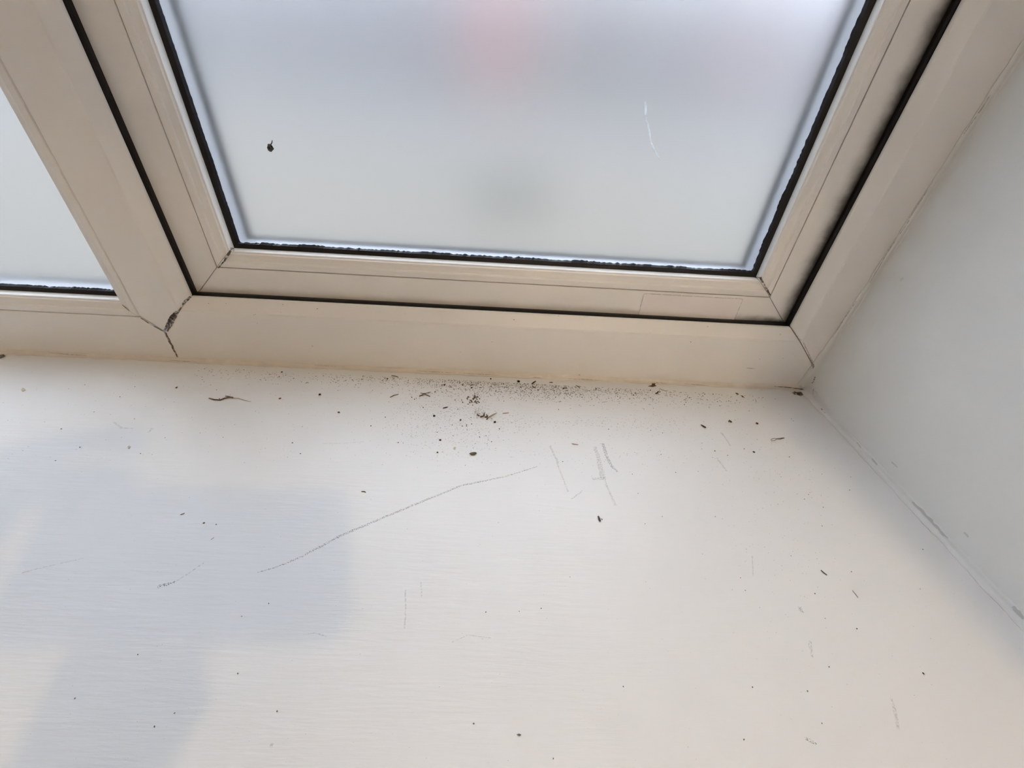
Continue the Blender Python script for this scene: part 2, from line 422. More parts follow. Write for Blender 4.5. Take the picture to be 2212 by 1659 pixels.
# ------------------------------------------------------------------ pendant lamp in the room
def lathe(name, prof, seg, mat, parent, loc):
    v = []; f = []
    for r, z in prof:
        for k in range(seg):
            a = 2 * math.pi * k / seg; v.append((loc[0] + r * math.cos(a), loc[1] + r * math.sin(a), loc[2] + z))
    for i in range(len(prof) - 1):
        for k in range(seg): f.append((i * seg + k, i * seg + (k + 1) % seg, (i + 1) * seg + (k + 1) % seg, (i + 1) * seg + k))
    return mesh_obj(name, v, f, mat, parent, smooth=True, units=False)
def lamp():
    p = W(*LAMP_POS)
    root = empty('pendant_lamp', (p.x, p.y, 2.42))
    tag(root, 'bare bulb hanging on a white cord from the ceiling', 'lamp')
    me = bpy.data.materials.new('bulb_glass'); me.use_nodes = True; nt = me.node_tree
    nt.nodes.remove(nt.nodes['Principled BSDF'])
    tr = N(nt, 'ShaderNodeBsdfTransparent'); nt.links.new(tr.outputs[0], nt.nodes['Material Output'].inputs[0])
    ld = bpy.data.lights.new('bulb_light', 'POINT'); ld.color = LAMP_COLOR; ld.energy = LAMP_WATT; ld.shadow_soft_size = 0.022
    lo = bpy.data.objects.new('bulb_light', ld); col.objects.link(lo); lo.parent = root
    lo.location = (0, 0, p.z - 2.42)
    r = 0.024
    lathe('bulb', [(0.0005, -r)] + [(r * math.sin(math.pi * k / 10), -r * math.cos(math.pi * k / 10)) for k in range(1, 9)] + [(0.012, 0.024)], 16, me, root, p)
    pl = simple('lamp_plastic', (0.8, 0.8, 0.78), 0.4)
    lathe('lamp_holder', [(0.0135, 0.021), (0.0145, 0.026), (0.0145, 0.055), (0.006, 0.066), (0.0005, 0.067)], 16, pl, root, p)
    h = 2.42 - p.z
    lathe('cord', [(0.003, 0.064), (0.003, h - 0.018)], 8, pl, root, p)
    lathe('ceiling_rose', [(0.004, h - 0.026), (0.035, h - 0.016), (0.042, h - 0.001)], 20, pl, root, p)
lamp()

def fill_lamp():  # added out of view: warm fill bounced off the ceiling onto frame and sill
    x, y = 0.35, -2.6
    root = empty('fill_lamp', (x, y, 0)); tag(root, 'added unseen uplighter with an open bowl, fill light from the back of the room', 'lamp')
    mt = simple('lamp_metal', (0.6, 0.58, 0.55), 0.35)
    lathe('base', [(0.001, 0.001), (0.14, 0.001), (0.14, 0.018), (0.02, 0.03)], 24, mt, root, (x, y, 0))
    lathe('pole', [(0.012, 0.028), (0.012, 1.70)], 12, mt, root, (x, y, 0))
    lathe('bowl', [(0.012, 1.70), (0.10, 1.72), (0.17, 1.79), (0.175, 1.80), (0.165, 1.795), (0.095, 1.73), (0.001, 1.712)], 24, mt, root, (x, y, 0))
    ld = bpy.data.lights.new('fill_light', 'POINT'); ld.color = FILL_COLOR; ld.energy = FILL_WATT; ld.shadow_soft_size = 0.03
    lo = bpy.data.objects.new('fill_light', ld); col.objects.link(lo); lo.parent = root; lo.location = (0, 0, 1.76)
fill_lamp()

# ------------------------------------------------------------------ sealant, grime and marks
def on_wall(px, py):                # u point of the right wall seen at this pixel
    r = ray(px, py); t = 0.3
    for _ in range(20):
        p = r * t; t = wall_x(p.y, p.z) / r.x
    p = r * t
    return Vector((wall_x(p.y, p.z), p.y, p.z))
def tint_mat(name, color, alpha, nscale=500.0, lo=0.35, hi=0.65, rough=0.7):
    """a broken film of dirt or pigment that lets the surface below show through"""
    m, nt, b = new_mat(name)
    b.inputs['Base Color'].default_value = (*color, 1); b.inputs['Roughness'].default_value = rough; b.inputs['Specular IOR Level'].default_value = 0.2
    v = coords(nt); n = N(nt, 'ShaderNodeTexNoise', Scale=nscale, Detail=3.0); nt.links.new(v, n.inputs['Vector'])
    mr = N(nt, 'ShaderNodeMapRange', interpolation_type='SMOOTHSTEP'); nt.links.new(n.outputs[0], mr.inputs[0])
    mr.inputs[1].default_value = lo; mr.inputs[2].default_value = hi; mr.inputs[3].default_value = 0.0; mr.inputs[4].default_value = alpha
    nt.links.new(mr.outputs[0], b.inputs['Alpha'])
    return m
M['scuff'] = tint_mat('pencil_scuff', (0.30, 0.305, 0.30), 0.62, 1500, 0.44, 0.64)
M['scuff_faint'] = tint_mat('faint_scuff', (0.42, 0.425, 0.41), 0.24, 900, 0.35, 0.65)
M['scuff_grey'] = tint_mat('grey_paint_smear', (0.52, 0.535, 0.53), 0.30, 200, 0.1, 0.35)
M['grime'] = tint_mat('black_grime', (0.040, 0.028, 0.022), 0.85, 320, 0.25, 0.60)
M['grime_brown'] = tint_mat('brown_grime', (0.15, 0.105, 0.075), 0.75, 350, 0.28, 0.52)
M['grime_soft'] = tint_mat('grey_grime', (0.24, 0.20, 0.165), 0.38, 500, 0.3, 0.6)
def smear_mat():
    m = bpy.data.materials.new('white_smear'); m.use_nodes = True; nt = m.node_tree
    nt.nodes.remove(nt.nodes['Principled BSDF'])
    t = N(nt, 'ShaderNodeBsdfTranslucent'); t.inputs[0].default_value = (0.62, 0.63, 0.63, 1)
    d = N(nt, 'ShaderNodeBsdfTransparent'); mx = N(nt, 'ShaderNodeMixShader'); mx.inputs[0].default_value = 0.5
    nt.links.new(d.outputs[0], mx.inputs[1]); nt.links.new(t.outputs[0], mx.inputs[2]); nt.links.new(mx.outputs[0], nt.nodes['Material Output'].inputs[0])
    return m
M['smear'] = smear_mat()

def ribbon(name, pts, widths, nrm, mat, parent, sub=6, lift=0.12, wob=0.25, seed=0):
    """thin strip lying on a surface; pts in u, widths in u, nrm = surface normal; it has 0.1 u of thickness"""
    nrm = Vector(nrm); P = []
    if isinstance(widths, (int, float)): widths = [widths] * len(pts)
    for i in range(len(pts) - 1):
        for k in range(sub):
            t = k / sub; P.append((pts[i].lerp(pts[i + 1], t), widths[i] * (1 - t) + widths[i + 1] * t))
    P.append((pts[-1], widths[-1]))
    v = []; f = []
    for i, (p, w) in enumerate(P):
        d = (P[min(i + 1, len(P) - 1)][0] - P[max(i - 1, 0)][0]).normalized()
        s = d.cross(nrm).normalized()
        w1 = w * 0.5 * (1 + wob * 1.6 * noise.noise(Vector((i * 0.7, seed, 0)))); w2 = w * 0.5 * (1 + wob * 1.6 * noise.noise(Vector((i * 0.7, seed, 5))))
        c = p + nrm * lift + s * (w * wob * noise.noise(Vector((i * 0.4, seed, 9))))
        for q in (c - s * w1, c + s * w2): v.append(tuple(q))
    for i in range(len(P) - 1): f.append((2 * i, 2 * i + 1, 2 * i + 3, 2 * i + 2))
    o = mesh_obj(name, v, f, mat, parent)
    return o
UPN = (0, 0, 1); FRN = (0, -1, 0); WLN = (-1, 0.02, 0.03)
def sill_mark(pix, wpx, mat, seed=0):
    pts = [on_sill(*p) for p in pix]; k = (on_sill(pix[0][0] + 1, pix[0][1]) - on_sill(*pix[0])).length
    w = [x * k for x in wpx] if isinstance(wpx, (list, tuple)) else wpx * k
    return ribbon('scuff_mark', pts, w, UPN, M[mat], SILL, seed=seed, lift=0.06)
def face_mark(name, pix, wpx, mat, parent, Y=435.0, seed=0, lift=0.15):
    pts = [on_face(p[0], p[1], Y) for p in pix]; k = (on_face(pix[0][0] + 1, pix[0][1], Y) - on_face(*pix[0], Y)).length
    w = [x * k for x in wpx] if isinstance(wpx, (list, tuple)) else wpx * k
    return ribbon(name, pts, w, FRN, M[mat], parent, seed=seed, lift=lift)
def wall_mark(name, pix, wpx, mat, parent, seed=0, lift=0.9, k=0.5):
    pts = [on_wall(*p) for p in pix]
    return ribbon(name, pts, [x * k for x in wpx] if isinstance(wpx, (list, tuple)) else wpx * k, WLN, M[mat], parent, seed=seed, lift=lift)

# sealant strips
def fillet(name, path, ru, rv, label, mat, seed, lump=None):
    """wobbly fillet: path gives (point, direction a, direction b) along a corner; reaches ru along a and rv along b"""
    v = []; f = []; m = 9
    for i, (p, a, b, t) in enumerate(path):
        j1 = 1 + 0.35 * noise.noise(Vector((t * 0.05, seed, 0))) + 0.25 * noise.noise(Vector((t * 0.22, seed, 3)))
        j2 = 1 + 0.35 * noise.noise(Vector((t * 0.05, seed, 11))) + 0.25 * noise.noise(Vector((t * 0.22, seed, 17)))
        if lump: l = lump(t); j1 *= l; j2 *= l
        A, B = Vector(a), Vector(b)
        v.append(tuple(p - A * 0.2 - B * 0.2))
        for k in range(m):
            th = k / (m - 1)
            ca = (1 - th) ** 2.3 * ru * j1 + 0.03; cb = th ** 2.3 * rv * j2 + 0.03
            if k == 0: cb = -0.1
            if k == m - 1: ca = -1.3
            v.append(tuple(p + A * ca + B * cb))
    q = m + 1
    for i in range(len(path) - 1):
        for k in range(q): f.append((i * q + k, i * q + (k + 1) % q, (i + 1) * q + (k + 1) % q, (i + 1) * q + k))
    f.append(tuple(range(q))); f.append(tuple((len(path) - 1) * q + k for k in range(q)))
    o = mesh_obj(name, v, f, mat, smooth=True)
    return tag(o, label, kind='structure')
n_ = 260
T2 = fillet('trim_2', [(Vector((-1200 + (1604) * i / n_, 434.8, -316.9)), (0, -1, 0), (0, 0, 1), -1200 + 1604 * i / n_) for i in range(n_ + 1)],
            6.2, 4.4, 'yellowed sealant strip along the foot of the window frame', M['caulk'], 2.0, lambda t: 1 + max(0, (t - 372) / 30) * 0.9)
n_ = 160
M['caulk_wall'] = simple('painted_sealant', (0.715, 0.72, 0.71), 0.6, 0.3, 0.02, 90, 0.3, 350)
T3 = fillet('trim_3', [(Vector((wall_x(435, z) - 0.3, 434.8, z)), (-1, 0, 0), (0, -1, 0), z) for z in [-316 + 800 * i / n_ for i in range(n_ + 1)]],
            3.4, 5.5, 'lumpy painted sealant between window frame and right wall', M['caulk_wall'], 5.0, lambda t: 1 + max(0, (-230 - t) / 86) * 1.6)
T4 = fillet('trim_4', [(Vector((wall_x(y, -317) - 0.4, y, -316.9)), (-1, 0, 0), (0, 0, 1), y) for y in [432 - 640 * i / n_ for i in range(n_ + 1)]],
            5.0, 7.0, 'painted sealant where the sill meets the right wall', M['caulk_wall'], 8.0, lambda t: 1 + max(0, (t - 380) / 50) * 0.8)

# scuffs on the paint
sill_mark([(556, 1237), (600, 1224), (640, 1208), (690, 1182), (730, 1160), (800, 1130), (860, 1105), (920, 1080), (1000, 1048), (1090, 1030), (1160, 1008)], [2, 3, 4.5, 6, 6, 6, 6, 5.5, 5, 4, 2], 'scuff', 1)
sill_mark([(1302, 958), (1310, 985), (1320, 1005), (1334, 1020)], [7, 6, 6, 5], 'scuff', 2)
sill_mark([(1286, 965), (1295, 1000), (1303, 1034)], [7, 9, 12], 'scuff_faint', 3)
sill_mark([(1278, 1034), (1308, 1034)], 6, 'scuff_faint', 4)
sill_mark([(1303, 1030), (1316, 1062), (1330, 1092)], [5, 4, 5], 'scuff_faint', 5)
sill_mark([(1188, 963), (1198, 985), (1207, 1002)], [5, 4, 6], 'scuff_faint', 6)
sill_mark([(1203, 1000), (1215, 1030), (1227, 1062)], 2.5, 'scuff_faint', 7)
sill_mark([(1235, 1078), (1256, 1062)], 3, 'scuff_faint', 8)
sill_mark([(1558, 934), (1568, 948), (1578, 963)], [5, 3, 3], 'scuff_faint', 9)
sill_mark([(1548, 988), (1560, 1005), (1570, 1018)], 3, 'scuff_faint', 10)
sill_mark([(340, 1268), (356, 1264), (378, 1257)], [9, 8, 5], 'scuff', 11)
sill_mark([(378, 1257), (405, 1240), (440, 1216)], [3, 3, 4], 'scuff_faint', 12)
sill_mark([(48, 1237), (100, 1224), (180, 1206)], [4, 2, 2], 'scuff_faint', 13)
sill_mark([(1727, 1310), (1732, 1323)], 7, 'scuff', 14)
sill_mark([(1750, 1385), (1751, 1402), (1755, 1420)], [6, 6, 4], 'scuff_faint', 15)
sill_mark([(1925, 1508), (1934, 1540), (1940, 1575)], [4, 7, 5], 'scuff_faint', 16)
sill_mark([(1738, 1594), (1750, 1600), (1764, 1608)], [4, 7, 4], 'scuff', 17)
sill_mark([(245, 912), (262, 924), (288, 926)], [3, 4, 2], 'scuff_faint', 18)
sill_mark([(700, 958), (740, 958), (785, 954)], 1.6, 'scuff_faint', 19)
sill_mark([(876, 1275), (876, 1315), (874, 1358)], 3, 'scuff_faint', 20)
sill_mark([(909, 1255), (911, 1290)], 2.5, 'scuff_faint', 21)
sill_mark([(655, 1371), (680, 1367), (705, 1375)], 2, 'scuff_faint', 22)
sill_mark([(584, 1615), (588, 1605)], 7, 'scuff_faint', 23)
sill_mark([(320, 935), (330, 925)], 5, 'scuff_faint', 24)
sill_mark([(975, 1388), (1010, 1372), (1060, 1378)], 1.8, 'scuff_faint', 25)
sill_mark([(1625, 1200), (1627, 1245)], 2, 'scuff_faint', 26)
# grey smears of missed paint low on the wall
wall_mark('paint_smear', [(1972, 1084), (1990, 1103), (2012, 1130), (2030, 1146), (2050, 1163)], [3, 10, 13, 8, 2], 'scuff_grey', T4, 1)
wall_mark('paint_smear', [(1884, 991), (1896, 1005)], [6, 6], 'scuff_grey', T4, 2)
wall_mark('paint_smear', [(1853, 955), (1861, 967)], [3, 3], 'scuff_grey', T4, 3)
wall_mark('paint_smear', [(1928, 998), (1941, 1010)], [3, 2], 'scuff_grey', T4, 4)
wall_mark('paint_smear', [(2190, 1310), (2200, 1322), (2211, 1338)], [5, 9, 8], 'scuff_grey', T4, 5)
wall_mark('paint_smear', [(2085, 1150), (2094, 1160)], [3, 3], 'scuff_grey', T4, 6)
wall_mark('paint_smear', [(1946, 606), (1954, 600)], [6, 8], 'scuff_faint', T3, 7)
# dirt in the frame joints
face_mark('grime_line', [(357, 717), (364, 732), (372, 748), (383, 771)], [3, 5, 5, 3], 'grime_brown', win1, 435, 1)
face_mark('grime_line', [(356, 713), (362, 702), (372, 684), (382, 672)], [3, 6, 8, 3], 'grime', win1, 434.6, 2)
face_mark('grime_line', [(360, 716), (370, 702), (381, 680), (392, 664)], [3, 5, 4, 2], 'grime_brown', win1, 434.6, 3)
face_mark('grime_line', [(391, 661), (400, 651), (412, 641)], [2, 5, 4], 'grime', win1, 438, 4)
face_mark('grime_line', [(304, 687), (328, 702), (354, 716)], [2, 3, 3], 'grime_brown', win1, 435, 5)
face_mark('grime_line', [(264, 658), (278, 670), (286, 677)], [2, 3, 2], 'grime', win1, 435, 6)
face_mark('grime_line', [(472, 579), (486, 562), (490, 555), (500, 540)], [1.5, 3, 5, 4], 'grime', win2, 455, 7, 0.8)
face_mark('grime_line', [(1642, 600), (1650, 614), (1657, 627), (1664, 637)], [4, 3, 4, 1.5], 'grime', win2, 455, 8, 0.8)
face_mark('grime_line', [(498, 536), (506, 540)], 6, 'grime', win2, 460, 9)
face_mark('grime_line', [(1630, 599), (1645, 600)], [2, 4], 'grime', win2, 460, 10)
face_mark('grime_line', [(1709, 708), (1720, 725), (1731, 736)], [2, 3, 3], 'grime_soft', win1, 435, 11)
face_mark('grime_line', [(1735, 740), (1745, 760), (1758, 790)], [2, 2, 4], 'grime_soft', win1, 435, 12)
face_mark('grime_line', [(1756, 786), (1758, 797)], 4, 'grime', win1, 434, 13)
face_mark('grime_line', [(1611, 795), (1630, 796)], 2, 'grime_soft', win1, 435, 14)
for k, (a, b, w) in enumerate([((105, 762), (190, 769), 2.5), ((365, 779), (425, 782), 2.5), ((900, 801), (985, 806), 2.5), ((1000, 806), (1085, 812), 2), ((1150, 815), (1168, 816), 2.5), ((1225, 818), (1300, 822), 2), ((1400, 825), (1440, 829), 2.5), ((1475, 829), (1530, 833), 2.5), ((680, 789), (745, 793), 2)]):
    ribbon('grime_line', [on_face(*a, 431), on_face((a[0] + b[0]) / 2, (a[1] + b[1]) / 2, 431), on_face(*b, 431)], [0.3, w * 0.5, 0.3], Vector((0, -0.7, 0.7)), M['grime_soft'], T2, lift=0.8, seed=30 + k)
ribbon('grime_line', [on_face(240, 782, 431), on_face(257, 784, 431), on_face(274, 784, 431)], [1.5, 4.5, 1.5], Vector((0, -0.7, 0.7)), M['grime_brown'], T2, lift=1.0, seed=44)
ribbon('grime_line', [on_sill(1671, 838), on_sill(1700, 840), on_sill(1722, 843), on_sill(1741, 846)], [1.0, 1.8, 2.0, 2.6], Vector(UPN), M['grime'], T2, lift=2.6, seed=45)
ribbon('grime_line', [on_sill(1712, 850), on_sill(1724, 851), on_sill(1734, 850)], [4, 9, 5], Vector(UPN), M['grime_brown'], SILL, lift=0.3, seed=46)
ribbon('grime_line', [on_sill(1744, 848), on_sill(1758, 864), on_sill(1772, 879), on_sill(1784, 894)], [1.2, 3.0, 3.4, 2.0], Vector((-0.7, 0, 0.7)), M['grime_soft'], T4, lift=2.5, seed=47)
ribbon('grime_line', [on_sill(1752, 858), on_sill(1764, 870), on_sill(1778, 888)], [1.0, 1.8, 1.0], Vector((-0.7, 0, 0.7)), M['grime'], T4, lift=2.7, seed=48)
wall_mark('grime_line', [(1764, 814), (1761, 822)], [3, 4], 'grime', T3, 49, 2.0)
wall_mark('grime_line', [(1761, 824), (1757, 828)], [3, 3], 'grime', T3, 50, 2.0)
wall_mark('grime_line', [(1761, 840), (1759, 847), (1760, 852)], [1.5, 1.5, 1.5], 'grime', T4, 51, 2.0)
for k, (a, b, c) in enumerate([((1800, 728), (1830, 678), (1850, 650)), ((1880, 610), (1920, 540), (1965, 475)), ((1965, 470), (1985, 440), (2005, 408)), ((2075, 300), (2110, 250), (2140, 205))]):
    ribbon('grime_line', [on_face(*a, 433), on_face(*b, 433), on_face(*c, 433)], [0.5, 1.2, 0.7], Vector((-0.7, -0.7, 0)), M['grime_soft'], T3, lift=2.0, seed=60 + k)
# white smear on the pane, clear sticker on the sash
face_mark('smear', [(1394, 218), (1395, 232), (1394, 248)], [2, 6, 3], 'smear', win2, 473.7, 70)
face_mark('smear', [(1396, 254), (1403, 285), (1408, 312), (1416, 327), (1426, 345)], [1.2, 3.5, 2.5, 3, 1], 'smear', win2, 473.7, 71)
def sticker():
    m = simple('clear_sticker', (0.79, 0.745, 0.735), 0.28, 0.5, 0.01)
    a, b = on_face(1393, 634, 455), on_face(1603, 650, 455)
    x0, x1, zt = on_face(1391, 634, 455).x, b.x, a.z
    zb = -232.4 - 1
    c = 2.0; pts = []
    for cx, cz, a0 in ((x0 + c, zt - c, 90), (x0 + c, zb + c, 180), (x1 - c, zb + c, 270), (x1 - c, zt - c, 0)):
        for k in range(5):
            t = math.radians(a0 + 90 * k / 4); pts.append((cx + c * math.cos(t), cz + c * math.sin(t)))
    n = len(pts)
    v = [(x, 454.95, z) for x, z in pts] + [(x, 454.6, z) for x, z in pts]
    f = [(i, (i + 1) % n, n + (i + 1) % n, n + i) for i in range(n)] + [tuple(range(n)), tuple(range(2 * n - 1, n - 1, -1))]
    o = mesh_obj('sticker', v, f, m, win2); o['label'] = 'clear rectangular sticker'
    edge = M['grime_soft']
    loop = [Vector((x, 454.5, z)) for x, z in pts] + [Vector((pts[0][0], 454.5, pts[0][1]))]
    ribbon('sticker_edge', loop, 0.7, FRN, edge, o, sub=2, lift=0.05, wob=0.05)
sticker()

# ------------------------------------------------------------------ photographer with the phone, behind the viewpoint (casts the shadow on the sill)
def phone():
    def P(a, b, d): return tuple(Vector((0, 0, CZ)) + (right * a + up * b - fwd * d) * U)
    root = empty('phone', P(-85, -1, 8)); tag(root, 'black phone held level above the sill in landscape position', 'phone')
    x0, x1, z0, z1, c = -185, 14, -47, 45, 14; pts = []
    for cx, cz, a0 in ((x1 - c, z1 - c, 0), (x0 + c, z1 - c, 90), (x0 + c, z0 + c, 180), (x1 - c, z0 + c, 270)):
        for k in range(6):
            t = math.radians(a0 + 90 * k / 5); pts.append((cx + c * math.cos(t), cz + c * math.sin(t)))
    n = len(pts)
    def slab(nm, d0, d1, mat, sc=1.0):
        q = [((x - (x0 + x1) / 2) * sc + (x0 + x1) / 2, (z - (z0 + z1) / 2) * sc + (z0 + z1) / 2) for x, z in pts]
        v = [P(x, z, d0) for x, z in q] + [P(x, z, d1) for x, z in q]
        f = [(i, (i + 1) % n, n + (i + 1) % n, n + i) for i in range(n)] + [tuple(range(n)), tuple(range(2 * n - 1, n - 1, -1))]
        mesh_obj(nm, v, f, mat, root, units=False)
    slab('phone_body', 4, 13.5, simple('phone_black', (0.02, 0.02, 0.022), 0.35))
    slab('screen', 13.55, 14.0, simple('phone_screen', (0.01, 0.01, 0.012), 0.1), 0.95)
phone()
def person():
    J = {}; E = []
    def j(n, x, y, z, r, parent=None):
        J[n] = (Vector((x, y, z)), r)
        if parent: E.append((parent, n))
    j('pelvis', -.22, -.56, .94, .145)
    j('waist', -.22, -.55, 1.08, .13, 'pelvis'); j('chest', -.22, -.51, 1.28, .15, 'waist'); j('collar', -.215, -.485, 1.40, .10, 'chest')
    j('neck', -.205, -.46, 1.475, .055, 'collar'); j('chin', -.20, -.435, 1.55, .075, 'neck'); j('head', -.198, -.435, 1.62, .095, 'chin'); j('crown', -.198, -.445, 1.70, .06, 'head')
    j('shL', -.385, -.49, 1.39, .065, 'collar'); j('elL', -.46, -.25, 1.33, .043, 'shL'); j('wrL', -.245, -.045, 1.288, .027, 'elL'); j('paL', -.185, -.012, 1.255, .033, 'wrL')
    j('i1', -.150, .004, 1.285, .011, 'paL'); j('i2', -.118, .016, 1.292, .010, 'i1'); j('i3', -.098, .017, 1.278, .009, 'i2')
    j('m1', -.140, .000, 1.262, .011, 'paL'); j('m2', -.112, .006, 1.262, .010, 'm1'); j('m3', -.095, .004, 1.255, .009, 'm2')
    j('r1', -.160, -.030, 1.235, .010, 'paL'); j('r2', -.135, -.036, 1.225, .009, 'r1')
    j('k1', -.178, -.030, 1.215, .010, 'paL'); j('k2', -.158, -.036, 1.205, .008, 'k1')
    j('t1', -.190, .010, 1.215, .012, 'paL'); j('t2', -.165, .002, 1.195, .010, 't1')
    j('shR', -.045, -.49, 1.39, .065, 'collar'); j('elR', .01, -.30, 1.12, .042, 'shR'); j('wrR', -.078, -.105, 1.160, .023, 'elR'); j('paR', -.082, -.060, 1.158, .023, 'wrR')
    for q, (dx, dz) in enumerate(((-.022, .002), (-.007, .004), (.008, .004), (.022, .001))):
        j(f'f{q}', -.082 + dx, -.036, 1.156 + dz, .009, 'paR'); j(f'g{q}', -.082 + dx, -.022, 1.162 + dz, .008, f'f{q}')
    j('u1', -.052, -.060, 1.170, .010, 'paR'); j('u2', -.042, -.044, 1.182, .009, 'u1')
    for sx, n in ((-1, 'L'), (1, 'R')):
        x = -.22 + sx * .09
        j('hip' + n, x, -.57, .86, .095, 'pelvis'); j('knee' + n, x + sx * .01, -.53, .48, .062, 'hip' + n); j('ank' + n, x + sx * .015, -.58, .10, .042, 'knee' + n); j('toe' + n, x + sx * .03, -.43, .045, .038, 'ank' + n)
    bm = bmesh.new(); lay = bm.verts.layers.skin.verify(); V = {}
    for n, (p, r) in J.items():
        v = bm.verts.new(p); v[lay].radius = (r, r); v[lay].use_root = (n == 'pelvis'); V[n] = v
    for a, b in E: bm.edges.new((V[a], V[b]))
    me = bpy.data.meshes.new('body'); bm.to_mesh(me); bm.free()
    m, nt, b = new_mat('clothes_and_skin')
    tc = N(nt, 'ShaderNodeTexCoord'); sep = N(nt, 'ShaderNodeSeparateXYZ'); nt.links.new(tc.outputs['Object'], sep.inputs[0])
    jeans = math_(nt, 'LESS_THAN', sep.outputs[2], 0.98); headf = math_(nt, 'GREATER_THAN', sep.outputs[2], 1.47)
    hands = math_(nt, 'GREATER_THAN', sep.outputs[1], -0.11); shoes = math_(nt, 'LESS_THAN', sep.outputs[2], 0.09)
    c = mixc(nt, jeans, (0.32, 0.33, 0.36), (0.06, 0.08, 0.14)); c = mixc(nt, shoes, c, (0.03, 0.03, 0.03))
    c = mixc(nt, math_(nt, 'MAXIMUM', headf, hands), c, (0.62, 0.42, 0.33))
    nt.links.new(c, b.inputs['Base Color']); b.inputs['Roughness'].default_value = 0.7
    me.materials.append(m)
    root = empty('person', (-.22, -.56, 0)); tag(root, 'person in grey top and jeans leaning over the sill with a phone', 'person')
    o = bpy.data.objects.new('body', me); col.objects.link(o); o.parent = root; o.matrix_parent_inverse = Matrix.Translation(root.location).inverted()
    sk = o.modifiers.new('skin', 'SKIN'); sk.use_smooth_shade = True
    ss = o.modifiers.new('smooth', 'SUBSURF'); ss.levels = 1; ss.render_levels = 1
    hm = simple('brown_hair', (0.06, 0.04, 0.025), 0.6, 0.4, 0.3, 120)
    bm = bmesh.new(); bmesh.ops.create_icosphere(bm, subdivisions=3, radius=1.0)
    for v in list(bm.verts):
        if v.co.z < -0.15 - 0.9 * max(0, -v.co.y) + 0.9 * max(0, v.co.y): v.tag = True
    bmesh.ops.delete(bm, geom=[v for v in bm.verts if v.tag], context='VERTS')
    for v in bm.verts: v.co = Vector((-.198 + v.co.x * .103, -.452 + v.co.y * .118, 1.635 + v.co.z * .122))
    hme = bpy.data.meshes.new('hair'); bm.to_mesh(hme); bm.free(); hme.materials.append(hm)
    for p in hme.polygons: p.use_smooth = True
    h = bpy.data.objects.new('hair', hme); col.objects.link(h); h.parent = root; h.matrix_parent_inverse = Matrix.Translation(root.location).inverted()
    sol = h.modifiers.new('thickness', 'SOLIDIFY'); sol.thickness = 0.008
    skin = simple('skin_tone', (0.62, 0.42, 0.33), 0.6); white = simple('eye_white', (0.8, 0.8, 0.78), 0.3); lip = simple('lip_tone', (0.45, 0.2, 0.18), 0.5); iris = simple('iris_brown', (0.05, 0.03, 0.02), 0.2)
    def bump_(nm, c, r, mat, par=None):
        bm = bmesh.new(); bmesh.ops.create_uvsphere(bm, u_segments=12, v_segments=8, radius=1.0)
        v = [(c[0] + q.co.x * r[0], c[1] + q.co.y * r[1], c[2] + q.co.z * r[2]) for q in bm.verts]; f = [tuple(w.index for w in t.verts) for t in bm.faces]; bm.free()
        return mesh_obj(nm, v, f, mat, par or root, smooth=True, units=False)
    for sx in (-1, 1):
        bump_('eye', (-.198 + sx * .033, -.352, 1.622), (.013, .010, .008), white); bump_('iris', (-.198 + sx * .033, -.3425, 1.620), (.0055, .002, .0055), iris)
        bump_('eyebrow', (-.198 + sx * .034, -.350, 1.641), (.019, .007, .003), hm); bump_('ear', (-.198 + sx * .098, -.44, 1.615), (.010, .018, .030), skin)
    bump_('nose', (-.198, -.343, 1.597), (.013, .018, .022), skin); bump_('mouth', (-.198, -.356, 1.562), (.024, .010, .006), lip)
person()

# ------------------------------------------------------------------ debris on the sill
def flat_mat(name, c, rough=0.7): return simple(name, c, rough, 0.3, 0.25, 2500)
D = {'dark': flat_mat('dark_grit', (0.040, 0.028, 0.020)), 'brown': flat_mat('brown_debris', (0.115, 0.070, 0.040)), 'straw': flat_mat('dry_straw', (0.34, 0.27, 0.20)),
     'grey': flat_mat('grey_fluff', (0.19, 0.18, 0.17)), 'green': flat_mat('olive_leaf', (0.090, 0.080, 0.035)), 'red': flat_mat('red_brown_grit', (0.085, 0.030, 0.022)),
     'pale': flat_mat('pale_flake', (0.55, 0.48, 0.38)), 'black': flat_mat('black_grit', (0.012, 0.010, 0.010)), 'ash': flat_mat('ash_grey', (0.10, 0.098, 0.095))}
def upx(px, py): return (on_sill(px + 1, py) - on_sill(px, py)).length      # u per pixel here
def add_mesh(name, verts, faces, mats, origin, smooth=False):
    """verts in u, relative placement kept; object origin on the sill at the thing's base"""
    o0 = W(*origin); me = bpy.data.meshes.new(name)
    me.from_pydata([tuple(W(*v) - o0) for v in verts], [], faces)
    bm = bmesh.new(); bm.from_mesh(me); bmesh.ops.recalc_face_normals(bm, faces=bm.faces); bm.to_mesh(me); bm.free()
    for m in mats: me.materials.append(m)
    for p in me.polygons: p.use_smooth = smooth
    o = bpy.data.objects.new(name, me); col.objects.link(o); o.location = o0
    return o
def tube_geo(pts, radii, seg=6, flat=0.7):
    v = []; f = []
    for i, p in enumerate(pts):
        d = (pts[min(i + 1, len(pts) - 1)] - pts[max(i - 1, 0)]).normalized()
        s = d.cross(Vector((0, 0, 1))); s = s.normalized() if s.length > 1e-6 else Vector((1, 0, 0)); n = s.cross(d)
        for k in range(seg):
            a = 2 * math.pi * k / seg
            v.append(tuple(p + s * (radii[i] * math.cos(a)) + n * (radii[i] * flat * math.sin(a))))
    for i in range(len(pts) - 1):
        for k in range(seg): f.append((i * seg + k, i * seg + (k + 1) % seg, (i + 1) * seg + (k + 1) % seg, (i + 1) * seg + k))
    f.append(tuple(range(seg))); f.append(tuple((len(pts) - 1) * seg + k for k in range(seg)))
    return v, f
